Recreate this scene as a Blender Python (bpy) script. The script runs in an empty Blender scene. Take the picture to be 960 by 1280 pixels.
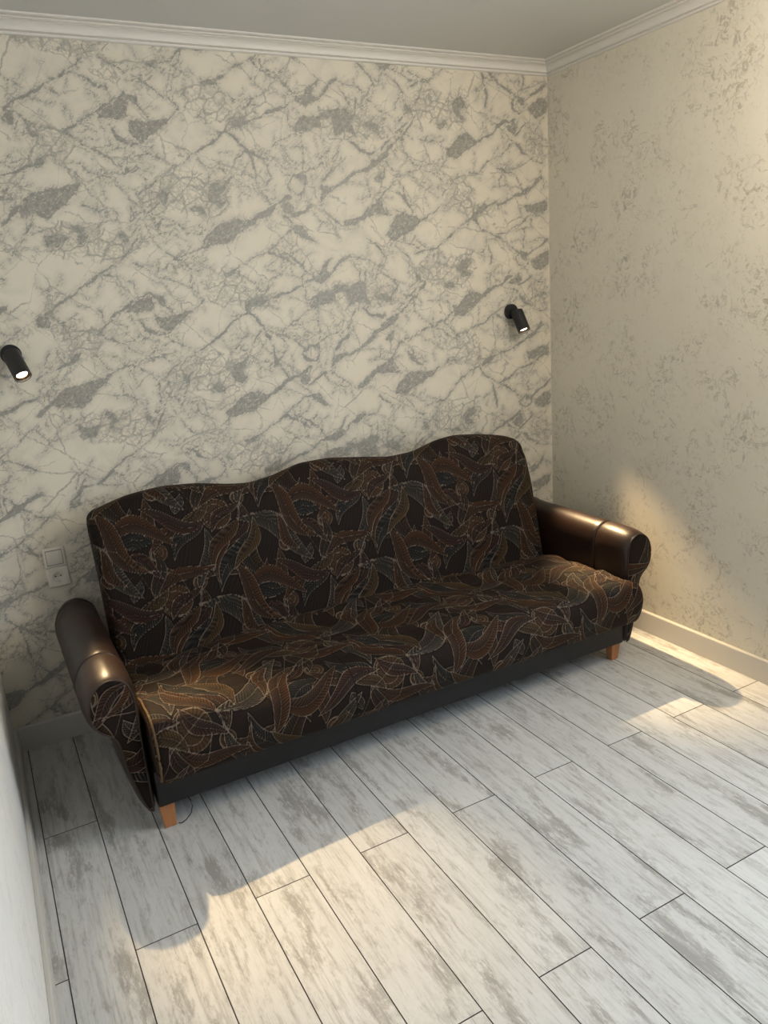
import bpy, bmesh, math, random
import numpy as np
from mathutils import Matrix, Vector
C = bpy.context.scene.collection
sc = bpy.context.scene
PI = math.pi

# ------------------------------------------------------------------ camera
F_PX = 965.4
CAM_LOC = (-2.7635, -3.2637, 1.7064)
CAM_ANG = (-0.47878, 1.29951, -0.07468)      # yaw, pitch, roll
CAM_R = Matrix.Rotation(CAM_ANG[0], 3, 'Z') @ Matrix.Rotation(CAM_ANG[1], 3, 'X') @ Matrix.Rotation(CAM_ANG[2], 3, 'Z')
cd = bpy.data.cameras.new('camera'); cam = bpy.data.objects.new('camera', cd); C.objects.link(cam)
cam.matrix_world = Matrix.Translation(CAM_LOC) @ CAM_R.to_4x4()
cd.sensor_fit = 'VERTICAL'; cd.sensor_height = 36; cd.sensor_width = 27
cd.lens = F_PX / 1280 * 36; cd.clip_start = .02
sc.camera = cam

# ------------------------------------------------------------------ light
sc.view_settings.view_transform = 'Standard'; sc.view_settings.look = 'None'
sc.view_settings.gamma = 1; sc.view_settings.use_curve_mapping = False
sc.view_settings.exposure = 0.0
W = bpy.data.worlds.new('world'); sc.world = W; W.use_nodes = True
W.node_tree.nodes['Background'].inputs[0].default_value = (.62, .78, 1, 1)
W.node_tree.nodes['Background'].inputs[1].default_value = 1.0

def area(name, loc, target, sx, sy, power, col, spread=PI):
    l = bpy.data.lights.new(name, 'AREA'); l.shape = 'RECTANGLE'; l.size = sx; l.size_y = sy
    l.energy = power; l.color = col; l.spread = spread
    o = bpy.data.objects.new(name, l); C.objects.link(o); o.location = loc
    o.rotation_euler = (Vector(target) - Vector(loc)).to_track_quat('-Z', 'Y').to_euler()
    return o
WIN_Y0, WIN_Y1, WIN_Z0, WIN_Z1, ROOM_Y = -3.35, -1.95, .85, 2.25, -5.2   # window in the right wall, just outside the frame
area('window_daylight', (.16, (WIN_Y0 + WIN_Y1) / 2, 1.55), (-2, (WIN_Y0 + WIN_Y1) / 2, 1.0), 1.35, 1.35, 52, (.75, .88, 1))
LAMP_C = (-.55, -2.15)
LAMP_COL, LAMP_STRENGTH = (1, .88, .71), 82        # glow of the pendant globe (built with the lamp below)
SPOT_ANG = 36; SPOT_COL = (1, .71, .38)
H_ROOM = 2.732; XL = -2.861

# ------------------------------------------------------------------ helpers
def link(o, parent=None):
    C.objects.link(o)
    if parent: o.parent = parent
    return o
def mesh_obj(name, verts, faces, mat, parent=None, smooth=True, uv=None):
    me = bpy.data.meshes.new(name)
    me.from_pydata([tuple(v) for v in verts], [], [tuple(int(i) for i in f) for f in faces]); me.update()
    if smooth: me.polygons.foreach_set('use_smooth', [True] * len(me.polygons))
    if mat: me.materials.append(mat)
    return link(bpy.data.objects.new(name, me), parent)
def bm_obj(name, bm, mat, parent=None, smooth=False, angle=None):
    me = bpy.data.meshes.new(name); bmesh.ops.recalc_face_normals(bm, faces=bm.faces)
    bm.to_mesh(me); bm.free()
    if smooth: me.polygons.foreach_set('use_smooth', [True] * len(me.polygons))
    if mat: me.materials.append(mat)
    o = link(bpy.data.objects.new(name, me), parent)
    if angle and smooth:
        me.set_sharp_from_angle(angle=angle)
    return o
def box_bm(x0, x1, y0, y1, z0, z1, bev=0, seg=2, bm=None):
    bm = bm or bmesh.new()
    r = bmesh.ops.create_cube(bm, size=1)
    vs = r['verts']
    for v in vs:
        v.co = Vector(((x0 + x1) / 2 + v.co.x * (x1 - x0), (y0 + y1) / 2 + v.co.y * (y1 - y0), (z0 + z1) / 2 + v.co.z * (z1 - z0)))
    if bev:
        es = list({e for v in vs for e in v.link_edges})
        bmesh.ops.bevel(bm, geom=es, offset=bev, segments=seg, profile=.5, affect='EDGES')
    return bm
def empty(name, loc=(0, 0, 0)):
    o = bpy.data.objects.new(name, None); C.objects.link(o); o.location = loc; o.empty_display_size = .1
    return o
def tag(o, label=None, cat=None, group=None, kind=None):
    for k, v in (('label', label), ('category', cat), ('group', group), ('kind', kind)):
        if v: o[k] = v
    return o
def tube(name, pts, r, mat, parent=None, n=8, closed=False):
    pts = [Vector(p) for p in pts]; V = []; Fc = []; N = len(pts)
    up = Vector((0, 0, 1))
    for i, p in enumerate(pts):
        a = pts[(i - 1) % N] if (closed or i) else p; b = pts[(i + 1) % N] if (closed or i < N - 1) else p
        t = (b - a).normalized()
        s = t.cross(up)
        if s.length < 1e-3: s = t.cross(Vector((1, 0, 0)))
        s.normalize(); u = s.cross(t).normalized()
        rr = r(i / (N - 1)) if callable(r) else r
        for k in range(n):
            an = 2 * PI * k / n
            V.append(p + s * (rr * math.cos(an)) + u * (rr * math.sin(an)))
    M = N if closed else N - 1
    for i in range(M):
        for k in range(n):
            j = (i + 1) % N
            Fc.append((i * n + k, i * n + (k + 1) % n, j * n + (k + 1) % n, j * n + k))
    if not closed:
        Fc.append(tuple(range(n))[::-1]); Fc.append(tuple((N - 1) * n + k for k in range(n)))
    return mesh_obj(name, V, Fc, mat, parent)

def px_plane(pt, ax, val):
    """photo pixel -> point on an axis-aligned plane of the room (used to measure the print)"""
    d = CAM_R @ Vector(((pt[0] - 480) / F_PX, -(pt[1] - 640) / F_PX, -1))
    o = Vector(CAM_LOC); t = (val - o[ax]) / d[ax]
    return o + d * t

# ------------------------------------------------------------------ materials
class NT:
    def __init__(s, name):
        s.m = bpy.data.materials.new(name); s.m.use_nodes = True
        s.t = s.m.node_tree; s.b = s.t.nodes['Principled BSDF']
    def n(s, typ, **kw):
        nd = s.t.nodes.new(typ)
        for k, v in kw.items():
            if k.startswith('i_'):
                key = k[2:]; key = int(key) if key.isdigit() else key.replace('_', ' ')
                s.set(nd.inputs[key], v)
            else: setattr(nd, k, v)
        return nd
    def set(s, inp, v):
        if isinstance(v, bpy.types.NodeSocket): s.t.links.new(v, inp)
        else: inp.default_value = v
    def math(s, op, a, b=0.0, c=0.0, clamp=False):
        nd = s.t.nodes.new('ShaderNodeMath'); nd.operation = op; nd.use_clamp = clamp
        for i, v in enumerate((a, b, c)): s.set(nd.inputs[i], v)
        return nd.outputs[0]
    def mix(s, f, a, b, blend='MIX'):
        nd = s.t.nodes.new('ShaderNodeMix'); nd.data_type = 'RGBA'; nd.blend_type = blend
        s.set(nd.inputs[0], f)
        for i, v in ((6, a), (7, b)):
            if not isinstance(v, bpy.types.NodeSocket) and len(v) == 3: v = (*v, 1)
            s.set(nd.inputs[i], v)
        return nd.outputs[2]
    def ramp(s, f, stops):
        nd = s.t.nodes.new('ShaderNodeValToRGB'); s.set(nd.inputs[0], f); e = nd.color_ramp.elements
        while len(e) < len(stops): e.new(.5)
        for el, (p, c) in zip(e, stops):
            el.position = p; el.color = (c, c, c, 1) if not hasattr(c, '__len__') else (*c[:3], 1)
        return nd.outputs[0]
    def noise(s, vec, scale, detail=4, rough=.55, dist=0, lac=2):
        nd = s.n('ShaderNodeTexNoise'); s.set(nd.inputs['Vector'], vec)
        nd.inputs['Scale'].default_value = scale; nd.inputs['Detail'].default_value = detail
        nd.inputs['Roughness'].default_value = rough; nd.inputs['Distortion'].default_value = dist
        nd.inputs['Lacunarity'].default_value = lac
        return nd.outputs[0]
    def sstep(s, v, lo, hi):
        nd = s.n('ShaderNodeMapRange', interpolation_type='SMOOTHSTEP'); s.set(nd.inputs[0], v)
        nd.inputs[1].default_value = lo; nd.inputs[2].default_value = hi
        return nd.outputs[0]
    def mapping(s, vec, loc=(0, 0, 0), rot=(0, 0, 0), scale=(1, 1, 1)):
        nd = s.n('ShaderNodeMapping'); s.set(nd.inputs[0], vec)
        nd.inputs[1].default_value = loc; nd.inputs[2].default_value = rot; nd.inputs[3].default_value = scale
        return nd.outputs[0]
    def bump(s, h, strength=.3, dist=.002):
        nd = s.n('ShaderNodeBump'); s.set(nd.inputs['Height'], h)
        nd.inputs['Strength'].default_value = strength; nd.inputs['Distance'].default_value = dist
        s.t.links.new(nd.outputs[0], s.b.inputs['Normal'])
    def base(s, col=None, rough=None, metal=None, spec=None):
        if col is not None: s.set(s.b.inputs['Base Color'], (*col, 1) if not isinstance(col, bpy.types.NodeSocket) else col)
        if rough is not None: s.set(s.b.inputs['Roughness'], rough)
        if metal is not None: s.set(s.b.inputs['Metallic'], metal)
        if spec is not None: s.set(s.b.inputs['Specular IOR Level'], spec)

def simple(name, col, rough=.5, metal=0, spec=.5, var=.06, scale=30, bump=.0):
    k = NT(name); tc = k.n('ShaderNodeTexCoord').outputs['Object']
    nz = k.noise(tc, scale, 4)
    c = k.mix(nz, tuple(x * (1 - var) for x in col), tuple(min(1, x * (1 + var)) for x in col))
    k.base(c, rough, metal, spec)
    if bump: k.bump(k.noise(tc, scale * 8, 4), bump, .001)
    return k.m

def mat_floor():
    k = NT('whitewashed_oak_plank')
    tc = k.n('ShaderNodeTexCoord').outputs['Object']
    rnd = k.n('ShaderNodeObjectInfo').outputs['Random']
    off = k.n('ShaderNodeCombineXYZ'); k.set(off.inputs[0], k.math('MULTIPLY', rnd, 37.0)); k.set(off.inputs[1], k.math('MULTIPLY', rnd, 91.0))
    v = k.n('ShaderNodeVectorMath', operation='ADD'); k.set(v.inputs[0], tc); k.set(v.inputs[1], off.outputs[0]); v = v.outputs[0]
    # wavy grain that follows the length of the plank
    grain = k.noise(k.mapping(v, scale=(52, 2.6, 1)), 1, 6, .72, .12)
    fine = k.noise(k.mapping(v, scale=(210, 6, 1)), 1, 5, .7, .05)
    blot = k.noise(k.mapping(v, scale=(10, 2.6, 1)), 1, 5, .62, .2)
    flake = k.noise(k.mapping(v, scale=(85, 26, 1)), 1, 8, .80, .25)
    flake2 = k.noise(k.mapping(v, scale=(36, 9, 1), loc=(5, 3, 0)), 1, 8, .78, .3)
    big = k.sstep(blot, .47, .72)
    m1 = k.math('MULTIPLY', k.sstep(k.math('ADD', flake, k.math('MULTIPLY', big, .2)), .50, .64), k.math('ADD', k.math('MULTIPLY', big, .85), .15))
    m2 = k.math('MULTIPLY', k.sstep(flake2, .50, .66), .5)
    m3 = k.math('MULTIPLY', k.sstep(grain, .48, .66), .5)
    m4 = k.math('MULTIPLY', k.sstep(fine, .52, .68), .3)
    tot = k.math('ADD', k.math('ADD', m1, m2), k.math('ADD', m3, m4), clamp=True)
    white = k.mix(k.noise(k.mapping(v, scale=(14, 1.6, 1)), 1, 3), (.58, .58, .565), (.72, .72, .71))
    grey = k.mix(blot, (.27, .255, .235), (.34, .325, .30))
    col = k.mix(k.math('MULTIPLY', tot, .85), white, grey)
    crack = k.math('MULTIPLY', k.sstep(k.noise(k.mapping(v, scale=(120, 5, 1), loc=(9, 1, 0)), 1, 3, .6, .2), .735, .79), .7)
    col = k.mix(crack, col, (.17, .15, .14))
    tint = k.math('ADD', .93, k.math('MULTIPLY', rnd, .10))
    col = k.mix(1.0, col, k.n('ShaderNodeCombineColor', i_0=tint, i_1=tint, i_2=tint).outputs[0], 'MULTIPLY')
    k.base(col, k.math('ADD', .42, k.math('MULTIPLY', tot, .16)), 0, .35)
    k.bump(k.math('SUBTRACT', fine, k.math('MULTIPLY', tot, .7)), .18, .0015)
    return k.m

def mat_marble():
    """silver veined marble wallpaper: 'vein' = distance to the printed veins (m), 'shat' = shattered areas"""
    k = NT('marble_wallpaper')
    tc = k.n('ShaderNodeTexCoord').outputs['Object']
    p = k.mapping(tc, rot=(PI / 2, 0, 0))
    a = k.n('ShaderNodeAttribute', attribute_name='vein').outputs['Fac']
    sh = k.n('ShaderNodeAttribute', attribute_name='shat').outputs['Fac']
    g = k.n('ShaderNodeAttribute', attribute_name='cloud').outputs['Fac']
    n1 = k.math('SUBTRACT', k.noise(k.mapping(k.mapping(tc, rot=(0, .62, 0)), scale=(.6, 1, 1.25)), 72, 7, .78, .5), .5)
    n2 = k.math('SUBTRACT', k.noise(tc, 190, 4, .7), .5)
    d = k.math('ADD', a, k.math('ADD', k.math('MULTIPLY', n1, .020), k.math('MULTIPLY', n2, .012)))
    vein = k.math('SUBTRACT', 1.0, k.sstep(d, -.0010, .0014))
    # warped coordinates for cracks
    wn = k.n('ShaderNodeTexNoise'); k.set(wn.inputs['Vector'], tc); wn.inputs['Scale'].default_value = 16; wn.inputs['Detail'].default_value = 8; wn.inputs['Roughness'].default_value = .7
    wv = k.n('ShaderNodeVectorMath', operation='MULTIPLY_ADD'); k.set(wv.inputs[0], wn.outputs['Color']); wv.inputs[1].default_value = (.05, .05, .05); k.set(wv.inputs[2], tc)
    def cracks(scale, rot, sq, lo, hi, vec):
        m = k.mapping(k.mapping(vec, rot=(0, rot, 0)), scale=(sq, 1, 1))
        vo = k.n('ShaderNodeTexVoronoi', feature='DISTANCE_TO_EDGE'); k.set(vo.inputs['Vector'], m); vo.inputs['Scale'].default_value = scale
        return k.math('SUBTRACT', 1.0, k.sstep(vo.outputs['Distance'], lo, hi))
    c1 = k.math('MAXIMUM', cracks(24, .62, .5, .02, .085, wv.outputs[0]), k.math('MULTIPLY', cracks(48, -.5, .6, .03, .12, wv.outputs[0]), .5))
    brk = k.math('ADD', k.math('MULTIPLY', sh, 1.1), k.math('MULTIPLY', k.math('SUBTRACT', k.noise(tc, 24, 4, .6), .5), 1.3))
    c1 = k.math('MULTIPLY', c1, k.sstep(brk, .26, .5))
    c3 = k.math('MULTIPLY', k.sstep(k.noise(wv.outputs[0], 52, 8, .8, 1.5), .535, .58), k.sstep(brk, .7, 1.0))
    # hairlines everywhere
    c2 = cracks(6.2, -.62, .42, .004, .014, wv.outputs[0])
    c2 = k.math('MULTIPLY', c2, k.math('MULTIPLY', k.sstep(k.noise(tc, 7, 3), .40, .52), .7))
    c4 = cracks(9, .75, .4, .003, .012, wv.outputs[0])
    c4 = k.math('MULTIPLY', c4, k.math('MULTIPLY', k.sstep(k.noise(k.mapping(tc, loc=(3, 1, 4)), 6, 3), .42, .54), .6))
    fr = k.math('MULTIPLY', k.sstep(k.noise(k.mapping(k.mapping(tc, rot=(0, .62, 0)), scale=(.6, 1, 1.3)), 95, 8, .8, .8), .50, .56), k.math('SUBTRACT', 1.0, k.sstep(k.math('ADD', a, k.math('MULTIPLY', n1, .03)), .001, .016)))
    vein = k.math('MAXIMUM', vein, k.math('MULTIPLY', fr, .75))
    ink = k.math('MAXIMUM', k.math('MAXIMUM', vein, k.math('MULTIPLY', c1, .8)), k.math('MAXIMUM', k.math('MAXIMUM', c2, c4), k.math('MULTIPLY', c3, .8)))
    halo = k.math('MULTIPLY', k.math('SUBTRACT', 1.0, k.sstep(k.math('ADD', a, k.math('MULTIPLY', n1, .06)), -.002, .035)), .32)
    base = k.mix(k.noise(tc, 2.6, 4, .6), (.72, .66, .535), (.79, .74, .63))
    base = k.mix(k.math('MULTIPLY', k.sstep(k.noise(tc, 9, 6, .66, .6), .46, .68), .42), base, (.56, .53, .46))
    base = k.mix(halo, base, (.50, .47, .41))
    spk = k.noise(tc, 420, 2, .8)
    inkc = k.mix(k.sstep(k.noise(tc, 60, 5, .75), .38, .62), (.215, .205, .185), (.33, .32, .29))
    col = k.mix(k.math('MULTIPLY', ink, k.math('ADD', .75, k.math('MULTIPLY', spk, .25))), base, inkc)
    # canvas weave and glitter in the ink
    lin = k.noise(k.mapping(tc, scale=(1, 1, 260)), 3, 2)
    col = k.mix(k.math('MULTIPLY', lin, .10), col, (.42, .40, .36))
    glit = k.math('MULTIPLY', k.sstep(k.noise(tc, 900, 1, .5), .70, .76), k.math('MULTIPLY', ink, .8))
    col = k.mix(glit, col, (.85, .85, .82))
    k.base(col, k.math('SUBTRACT', .62, k.math('MULTIPLY', ink, .22)), 0, .35)
    k.bump(k.math('ADD', k.math('MULTIPLY', ink, .6), k.math('MULTIPLY', k.noise(tc, 260, 3), .5)), .22, .0008)
    return k.m

def mat_plaster(name='cream_flecked_wallpaper', b0=(.72, .67, .55), b1=(.77, .73, .63), f=1):
    """cream wallpaper with pale dendritic flecks, on the right and left walls"""
    k = NT(name)
    tc = k.n('ShaderNodeTexCoord').outputs['Object']
    wn = k.n('ShaderNodeTexNoise'); k.set(wn.inputs['Vector'], tc); wn.inputs['Scale'].default_value = 9; wn.inputs['Detail'].default_value = 4
    wv = k.n('ShaderNodeVectorMath', operation='MULTIPLY_ADD'); k.set(wv.inputs[0], wn.outputs['Color']); wv.inputs[1].default_value = (.10, .10, .10); k.set(wv.inputs[2], tc)
    w = wv.outputs[0]
    big = k.noise(tc, 3.4, 3, .6)
    band = k.sstep(big, .45, .62)
    fl = k.sstep(k.noise(w, 34, 9, .80, 1.1), .52, .58)
    sp = k.sstep(k.noise(tc, 62, 4, .7, .5), .62, .67)
    rid = k.math('ABSOLUTE', k.math('SUBTRACT', k.noise(w, 7.5, 6, .62, .6), .5))
    rid = k.math('MULTIPLY', k.math('SUBTRACT', 1.0, k.sstep(rid, .004, .016)), k.sstep(k.noise(k.mapping(tc, loc=(2, 5, 1)), 5, 3), .50, .58))
    m = k.math('MAXIMUM', k.math('MULTIPLY', fl, k.math('ADD', .05, k.math('MULTIPLY', band, .95))), k.math('MULTIPLY', sp, .6))
    m = k.math('MAXIMUM', m, k.math('MULTIPLY', rid, .8))
    base = k.mix(k.noise(tc, 5, 4, .6), b0, b1)
    soft = k.math('MULTIPLY', k.sstep(k.noise(tc, 8, 5, .7), .5, .75), .35)
    base = k.mix(soft, base, (.60, .565, .48))
    fc = k.mix(k.noise(tc, 4, 2), (.42, .385, .285), (.44, .40, .35))
    col = k.mix(k.math('MULTIPLY', m, .85 * f), base, fc)
    lin = k.noise(k.mapping(tc, scale=(1, 1, 240)), 3, 2)
    col = k.mix(k.math('MULTIPLY', lin, .08), col, (.45, .42, .36))
    k.base(col, .55, 0, .35)
    k.bump(k.math('ADD', k.math('MULTIPLY', m, .5), k.math('MULTIPLY', k.noise(tc, 240, 3), .5)), .2, .0008)
    return k.m

def mat_fabric():
    k = NT('floral_chenille')
    tc = k.n('ShaderNodeTexCoord').outputs['Object']
    col = k.n('ShaderNodeAttribute', attribute_name='print').outputs['Color']
    ln = k.n('ShaderNodeAttribute', attribute_name='line').outputs['Fac']
    nz = k.noise(tc, 240, 3, .7); wv = k.noise(tc, 900, 2, .6)
    c = k.mix(k.math('MULTIPLY', nz, .6), col, (.008, .006, .005))
    lc = k.mix(k.noise(tc, 18, 3), (.15, .108, .074), (.25, .21, .17))
    m = k.math('MULTIPLY', k.sstep(k.math('ADD', ln, k.math('MULTIPLY', k.math('SUBTRACT', nz, .5), .3)), .30, .75), .75)
    c = k.mix(m, c, lc)
    k.base(c, .72, 0, .12)
    k.set(k.b.inputs['Sheen Weight'], .04); k.set(k.b.inputs['Sheen Roughness'], .4); k.set(k.b.inputs['Sheen Tint'], (.6, .4, .25, 1))
    k.bump(k.math('ADD', k.math('MULTIPLY', ln, .8), k.math('ADD', k.math('MULTIPLY', wv, .3), k.math('MULTIPLY', nz, .5))), .5, .0015)
    return k.m

def mat_leather(name, c0, c1, rough=.36):
    k = NT(name); tc = k.n('ShaderNodeTexCoord').outputs['Object']
    nz = k.noise(tc, 5, 5, .65); pores = k.n('ShaderNodeTexVoronoi'); k.set(pores.inputs['Vector'], tc); pores.inputs['Scale'].default_value = 520
    k.base(k.mix(nz, c0, c1), k.math('ADD', rough - .05, k.math('MULTIPLY', k.noise(tc, 14, 5, .7), .14)), 0, .5)
    k.bump(k.math('ADD', pores.outputs['Distance'], k.math('MULTIPLY', k.noise(tc, 40, 5), 1.2)), .16, .0009)
    return k.m
def mat_wood():
    k = NT('orange_beech'); tc = k.n('ShaderNodeTexCoord').outputs['Object']
    g = k.noise(k.mapping(tc, scale=(90, 90, 6)), 1, 5, .6, .5)
    k.base(k.mix(g, (.33, .125, .045), (.50, .22, .085)), .4, 0, .5)
    return k.m
def mat_emit(name, col, s):
    k = NT(name); k.base((.9, .85, .75), .3)
    k.set(k.b.inputs['Emission Color'], (*col, 1)); k.set(k.b.inputs['Emission Strength'], s)
    return k.m

M = dict(floor=mat_floor(), marble=mat_marble(), cream=mat_plaster(), pale=mat_plaster('pale_streaked_wallpaper', (.78, .765, .74), (.84, .83, .81), .5), fabric=mat_fabric(),
         leather=mat_leather('brown_leather', (.014, .0062, .0042), (.023, .010, .0065)),
         leather_lt=mat_leather('worn_brown_leather', (.021, .0105, .007), (.030, .015, .0095), .36),
         rail=mat_leather('black_leatherette', (.006, .0055, .007), (.009, .0085, .010), .58),
         wood=mat_wood(), taupe=simple('taupe_paint', (.16, .14, .12), .8),
         joint=simple('dark_joint', (.05, .045, .042), .9),
         ceil=simple('ceiling_paint', (.60, .595, .57), .42, 0, .4, .02, 2),
         trim=simple('white_moulding', (.74, .71, .66), .5, 0, .4, .02, 6),
         skirt=simple('pale_skirting', (.56, .54, .50), .45, 0, .4, .03, 6),
         plastic=simple('ivory_plastic', (.74, .70, .62), .3, 0, .5, .02, 20),
         hole=simple('dark_hole', (.012, .011, .01), .7),
         screw=simple('steel_screw', (.6, .6, .58), .3, 1),
         black=simple('black_powder_coat', (.013, .013, .014), .42, 0, .5, .1, 60, .1),
         ring=simple('bronze_reflector', (.30, .20, .13), .25, 1),
         led=mat_emit('lit_led', (1, .86, .62), 14),
         cream_pipe=simple('frayed_cream_edge', (.12, .075, .04), .8, 0, .2, .6, 60, .4),
         pipe=simple('brown_piping', (.028, .015, .012), .5, 0, .4, .2, 40),
         glass=simple('frame_white', (.8, .8, .8), .4),
         wire=simple('black_cord', (.015, .02, .03), .6))

# ------------------------------------------------------------------ marble print traced in wall space
RPT = .71     # vertical repeat of the wallpaper
VA = dict(k=3.2, x=100, y=90); VC = dict(k=3.2, x=400, y=80); VF = dict(k=4.174, x=0, y=80)
def conv(s, pts):
    o = []
    for (x, y) in pts:
        q = px_plane((s['x'] + x / s['k'], s['y'] + y / s['k']), 1, 0); o.append((q.x, q.z))
    return o
VEINS_A = [
 ([(0,190),(60,150),(110,120),(165,85)],7),([(205,295),(260,260),(320,215),(370,180),(400,140)],7),
 ([(180,40),(250,50)],3),([(210,20),(260,55),(310,85),(350,95),(385,125),(400,150)],5),([(240,160),(270,190),(280,210)],3),
 ([(0,300),(60,320),(110,345),(160,380),(190,400)],4),([(200,310),(220,340),(250,355)],4),([(110,270),(140,300),(160,305)],3),
 ([(0,370),(40,400),(80,415),(130,400),(155,393)],4),([(0,445),(40,425),(80,415),(130,430),(170,465),(195,510),(210,560),(220,590)],4),
 ([(175,355),(185,385),(230,405),(260,430)],4),([(0,540),(50,550),(95,550),(110,590)],3),([(150,570),(130,610)],3),
 ([(200,640),(250,590),(300,545)],4),([(185,630),(240,575),(290,530)],3),([(300,545),(330,500),(360,470)],4),
 ([(270,600),(285,650),(310,695),(345,730),(390,752),(440,735),(480,712),(520,690)],5),
 ([(340,780),(390,752)],3),([(390,752),(430,775),(480,800)],3),([(455,740),(490,765),(530,795)],4),
 ([(375,605),(380,650)],3),([(300,590),(370,600),(430,635),(490,650)],3),([(310,630),(325,600)],3),
 ([(680,615),(720,590),(760,560),(800,530),(850,500)],15),
 ([(590,195),(590,240),(620,270),(660,305),(700,335),(760,365),(800,390),(840,420)],7),
 ([(590,240),(550,265),(500,290),(460,330),(420,355),(395,375)],7),([(395,375),(340,360),(300,340),(260,325)],4),
 ([(395,375),(330,400),(290,440),(240,490)],5),
 ([(600,210),(650,200),(700,185),(750,165),(800,145),(860,125)],10),
 ([(680,50),(750,85),(830,100),(860,110)],3),([(750,0),(790,20),(830,60),(850,95)],5),
 ([(660,305),(750,320),(780,300),(830,265),(860,250)],4),([(755,325),(740,340)],3),([(780,305),(850,300),(910,300)],3),
 ([(825,305),(830,380)],3),([(890,290),(885,400)],4),([(660,305),(690,360),(700,420),(710,470)],10),
 ([(700,335),(735,370),(760,410),(740,450),(715,460)],4),([(660,305),(630,350),(600,390)],4),
 ([(710,470),(760,540),(800,570),(855,610)],5),([(600,455),(680,465),(700,480),(770,550)],3),
 ([(870,620),(800,670),(760,705),(700,735),(650,770),(610,790)],5),([(760,710),(790,730),(830,760)],9),
 ([(790,700),(810,740),(860,770)],5),([(800,720),(850,745),(890,780),(930,825)],5),
 ([(830,150),(835,210),(860,215)],4),([(860,250),(900,240),(960,225)],6),([(960,360),(920,385),(880,410)],5),
 ([(830,450),(860,415),(895,420),(900,455),(870,480),(840,470),(830,450)],9),([(850,585),(900,550),(925,530)],9),
 ([(900,530),(940,570),(960,600)],4),([(240,620),(200,700),(150,760),(100,800),(50,840)],5),
 ([(80,820),(140,825),(220,850)],4),([(210,760),(260,785),(310,810)],5),
 ([(540,30),(590,90),(640,140),(700,130)],4),([(600,240),(640,180),(680,110),(740,80)],4),
 ([(560,390),(600,430),(640,450)],4),([(470,330),(500,380),(540,410)],3),([(330,560),(300,600),(320,640)],3)]
PATCH_A = [
 [(60,160),(110,130),(165,95),(180,130),(180,185),(130,190),(70,180)],[(190,195),(250,205),(310,195),(350,190),(300,240),(250,265),(200,255),(190,230)],
 [(165,85),(215,105),(225,130),(240,160),(205,140),(175,110)],[(110,205),(150,250),(205,285),(200,300),(150,280),(125,240)],
 [(500,670),(530,640),(560,600),(600,590),(650,595),(690,605),(660,640),(620,670),(560,690),(500,690)],
 [(320,470),(350,480),(340,530),(310,500)],[(520,450),(570,440),(600,430),(560,500),(590,520),(560,540),(520,510)],[(440,540),(490,545),(500,580),(450,565)],
 [(480,40),(530,20),(540,50),(500,60)],[(590,200),(640,165),(660,200),(700,180),(640,220),(600,225)],
 [(860,110),(900,95),(940,40),(955,30),(930,90),(960,110),(900,140),(860,130)],[(860,200),(900,175),(960,180),(960,220),(900,235),(865,240)],
 [(850,410),(890,410),(900,440),(880,440)],[(800,540),(840,520),(860,560),(840,580),(820,570)],
 [(855,615),(890,620),(905,650),(945,685),(900,672),(865,645)],[(150,640),(190,670),(170,690),(140,670)],[(0,630),(40,650),(20,690),(0,690)]]
SHAT_A = [[(230,480),(300,440),(360,400),(430,395),(480,420),(520,450),(590,430),(600,500),(570,560),(510,600),(470,570),(400,550),(330,545),(260,540)],
 [(400,90),(450,50),(520,30),(560,80),(600,150),(560,190),(480,190),(430,160)],[(0,620),(60,640),(150,650),(240,660),(250,690),(190,730),(120,760),(60,750),(0,720)],
 [(590,170),(700,160),(690,210),(600,230)]]
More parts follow.
